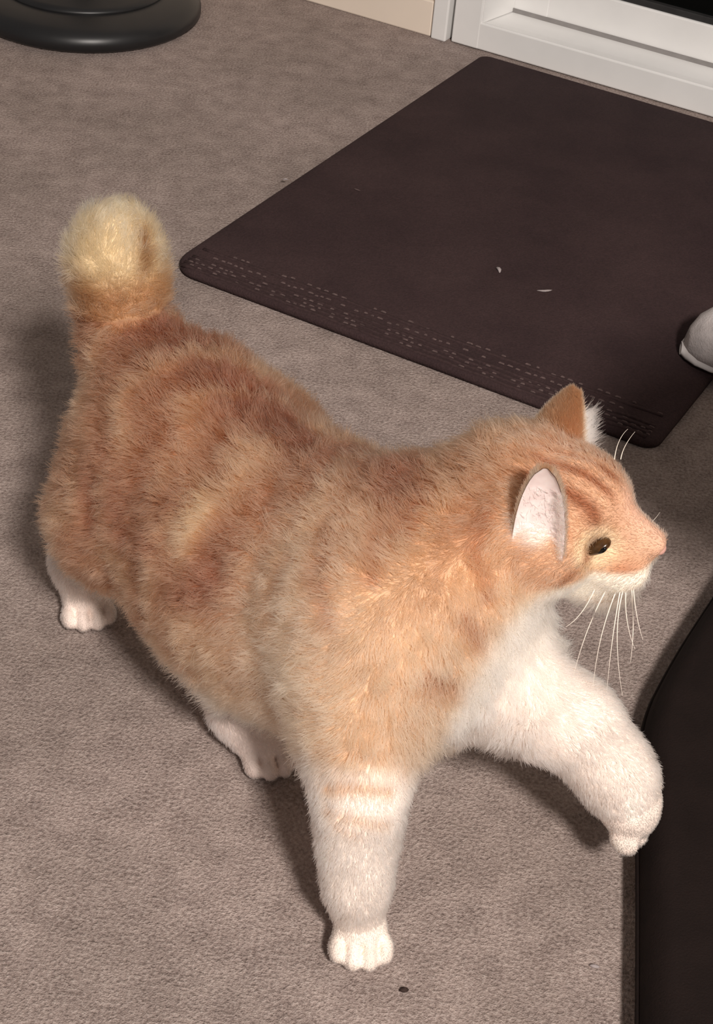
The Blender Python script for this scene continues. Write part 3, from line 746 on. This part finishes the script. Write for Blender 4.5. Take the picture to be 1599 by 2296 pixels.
# fur: one object of many short strands
def make_fur(n_body):
    pr = QA/QA.sum(); qi = RNG.choice(len(CQ), n_body, p=pr)
    u, w = RNG.random(n_body), RNG.random(n_body)
    q = CQ[qi]; bl = lambda A: ((1-u)*(1-w))[:, None]*A[q[:, 0]]+(u*(1-w))[:, None]*A[q[:, 1]]+(u*w)[:, None]*A[q[:, 2]]+((1-u)*w)[:, None]*A[q[:, 3]]
    R = bl(CV); N = bl(CN); N /= np.linalg.norm(N, axis=1)[:, None]
    ho = head_coords(R)
    keep = np.ones(n_body, bool)
    for sg in (-1, 1):
        dl = ho-np.array([.0440, sg*.0245, .0]); ea = dl[:, 0]*.70+dl[:, 2]*.714; ec_ = dl[:, 2]*.70-dl[:, 0]*.714
        keep &= (ea/.0080)**2+(dl[:, 1]/.009)**2+(ec_/.0030)**2 > 1
    keep &= np.linalg.norm(ho-np.array([.0775, 0, -.003]), axis=1) > .0055
    R, N, ho = R[keep], N[keep], ho[keep]
    s = (R-BO)@BU; z = R[:, 2]
    hd = np.linalg.norm((ho-np.array([.02, 0, -.004]))/np.array([.062, .05, .05]), axis=1); head = 1-sst(hd, .9, 1.2)
    # flow direction of the coat
    flow = np.tile(-BU*1.0-BZ*.55, (len(R), 1))
    front = sst(N@BU, .25, .75)[:, None]; flow = flow*(1-front)+(-BZ*1.0-BU*.05-BV*.1)*front
    L = .0115+.003*vnoise(R, 40, 5)
    L = L+.007*(1-sst(z, .08, .12))*(1-sst(s, .2, .26))          # belly fringe
    low = {}
    for ch, st0, st1 in ((RF_CH, 1.2, 1.9), (RH_CH, 1.8, 2.4), (LH_CH, 1.3, 1.9), (LF_CH, .8, 1.4)):
        d, p = chdist(R, ch); wgt = (1-sst(d, .045, .06))*sst(p, st0, st1)
        dirs = np.zeros_like(R)
        for i, ((a, _), (b, _)) in enumerate(zip(ch[:-1], ch[1:])):
            m = (p >= i) & (p <= i+1); dirs[m] = (b-a)/np.linalg.norm(b-a)
        flow = flow*(1-wgt[:, None])+dirs*wgt[:, None]*1.2
        L = L*(1-wgt)+(.0058-.0012*sst(p, 2.4, 3.6))*wgt
        toe = wgt*sst(p, len(ch)-1.45, len(ch)-1.1); L = L*(1-toe)+.0015*toe
    d, p = chdist(R, TAIL_CH); wgt = (d < .05)*sst(p, .7, 1.2)
    dirs = np.zeros_like(R)
    for i, ((a, _), (b, _)) in enumerate(zip(TAIL_CH[:-1], TAIL_CH[1:])):
        m = (p >= i) & (p <= i+1); dirs[m] = (b-a)/np.linalg.norm(b-a)
    flow = flow*(1-wgt[:, None])+dirs*wgt[:, None]; L = L*(1-wgt)+.012*wgt
    # head: backwards from the nose, short at the muzzle
    rad = R-HD(.078, 0, -.004); rad /= np.linalg.norm(rad, axis=1)[:, None]
    flow = flow*(1-head[:, None])+(rad*1.0-HF*.35)*head[:, None]
    hl = .0028+.0040*(1-sst(ho[:, 0], .0, .045))+.0015*(1-sst(ho[:, 0], .045, .06)); L = L*(1-head)+hl*head
    ft = flow-N*(np.sum(flow*N, 1))[:, None]; ft /= np.linalg.norm(ft, axis=1)[:, None]+1e-6
    # clumps
    Rj = R+.004*np.stack([vnoise(R, 120, 11), vnoise(R, 120, 12), vnoise(R, 120, 13)], 1)
    cell = np.floor(Rj/.0075).astype(np.int64); hsh = (cell[:, 0]*73856093 ^ cell[:, 1]*19349663 ^ cell[:, 2]*83492791) & 0xffff
    tbl = RNG.normal(size=(65536, 3)); cl = tbl[hsh]
    jit = RNG.normal(size=R.shape)
    amp = np.minimum(1, L/.012)[:, None]
    d1 = ft*.55+N*.75+cl*.20*amp+jit*.14
    d2 = ft*.85+N*.30+cl*.36*amp+jit*.24-BZ*.10
    d1 /= np.linalg.norm(d1, axis=1)[:, None]; d2 /= np.linalg.norm(d2, axis=1)[:, None]
    L = (L*RNG.uniform(.65, 1.2, len(L)))[:, None]
    pts = np.stack([R-N*.0008, R+d1*L*.33, R+d1*L*.5+d2*L*.2, R+d1*L*.52+d2*L*.52], 1)
    col = coat(R)*(1+RNG.normal(size=(len(R), 1))*.09)
    rr = np.full(len(R), .000125)*np.where(head > .5, .85, 1.0)
    # ears: short coat outside, long white wisps along the front rim
    ex, ec, er = [], [], []
    for k, (out, inn, ax, face, side) in enumerate(EARS):
        O = np.array(out); nv, nu = O.shape[:2]
        m = 9000; fi = RNG.random(m)*(nu-1.001); fj = RNG.random(m)**1.0*(nv-1.5); i0 = fi.astype(int); j0 = fj.astype(int); a = (fi-i0)[:, None]; b = (fj-j0)[:, None]
        B_ = (O[j0, i0]*(1-a)+O[j0, i0+1]*a)*(1-b)+(O[j0+1, i0]*(1-a)+O[j0+1, i0+1]*a)*b
        mid = O[j0, nu//2]+face*.012; nn = B_-mid; nn /= np.linalg.norm(nn, axis=1)[:, None]
        dd = nn*.45+ax*.8+RNG.normal(size=nn.shape)*.16; dd /= np.linalg.norm(dd, axis=1)[:, None]; l = RNG.uniform(.0025, .005, (m, 1))
        ex.append(np.stack([B_, B_+dd*l*.35, B_+dd*l*.7+ax*l*.05, B_+dd*l+ax*l*.1], 1))
        c0 = np.tile(LN(162, 124, 98), (m, 1)); edge = np.abs(fi/(nu-1)-.5)*2; c0 = mixc(c0, LN(232, 204, 176), .6*sst(edge, .8, 1.0)); ec.append(c0*(1+RNG.normal(size=(m, 1))*.1)); er.append(np.full(m, .00012))
        I = np.array(inn); m = 1100 if k == 0 else 900
        rim = (RNG.random(m) < .75)
        # wisps root along the leading rim (towards the nose)
        lead = nu-1 if (O[3, -1]-O[3, 0])@HF > 0 else 0
        jj = (RNG.random(m)**.9*(nv-4)).astype(int); ii = np.where(rim, np.clip(lead+(-1 if lead else 1)*RNG.integers(0, 3, m), 0, nu-1), RNG.integers(2, nu-2, m))
        B_ = I[jj, ii]+RNG.normal(size=(m, 3))*.0008
        if k == 0: jj2 = jj < 6; dd = ax*.65+face*.25+side*0-HF*.15+RNG.normal(size=(m, 3))*.22; l = RNG.uniform(.003, .007, (m, 1))
        else: dd = HF*.55+ax*.75+face*.2+RNG.normal(size=(m, 3))*.2; l = RNG.uniform(.006, .013, (m, 1))
        dd /= np.linalg.norm(dd, axis=1)[:, None]
        ex.append(np.stack([B_, B_+dd*l*.35, B_+dd*l*.7+ax*l*.03, B_+dd*l+ax*l*.08], 1)); ec.append(np.tile(LN(242, 230, 222), (m, 1))); er.append(np.full(m, .00009))
    pts = np.concatenate([pts]+ex); col = np.concatenate([col]+ec); rr = np.concatenate([rr]+er)
    n = len(pts)
    hc = bpy.data.hair_curves.new('fur'); hc.add_curves([4]*n)
    hc.attributes['position'].data.foreach_set('vector', pts.astype(np.float32).ravel())
    ra = hc.attributes.get('radius') or hc.attributes.new('radius', 'FLOAT', 'POINT')
    ra.data.foreach_set('value', (rr[:, None]*np.array([1.0, 1.0, .8, .3])).astype(np.float32).ravel())
    cc = hc.attributes.new('fur_color', 'FLOAT_COLOR', 'CURVE')
    cc.data.foreach_set('color', np.concatenate([np.clip(col, .003, .95), np.ones((n, 1))], 1).astype(np.float32).ravel())
    t = bpy.data.materials.new('cat_fur'); t.use_nodes = True; nt = t.node_tree; nt.nodes.remove(nt.nodes['Principled BSDF'])
    hb = nt.nodes.new('ShaderNodeBsdfHairPrincipled'); hb.parametrization = 'COLOR'; hb.inputs['Roughness'].default_value = .45; hb.inputs['Radial Roughness'].default_value = .7; hb.inputs['Coat'].default_value = .0
    a = nt.nodes.new('ShaderNodeAttribute'); a.attribute_name = 'fur_color'
    nt.links.new(a.outputs['Color'], hb.inputs['Color']); nt.links.new(hb.outputs[0], nt.nodes['Material Output'].inputs['Surface'])
    hc.materials.append(t)
    o = child(link(bpy.data.objects.new('fur', hc)), cat); o['kind'] = 'stuff'; o['label'] = 'short dense orange and white coat'
make_fur(300000)
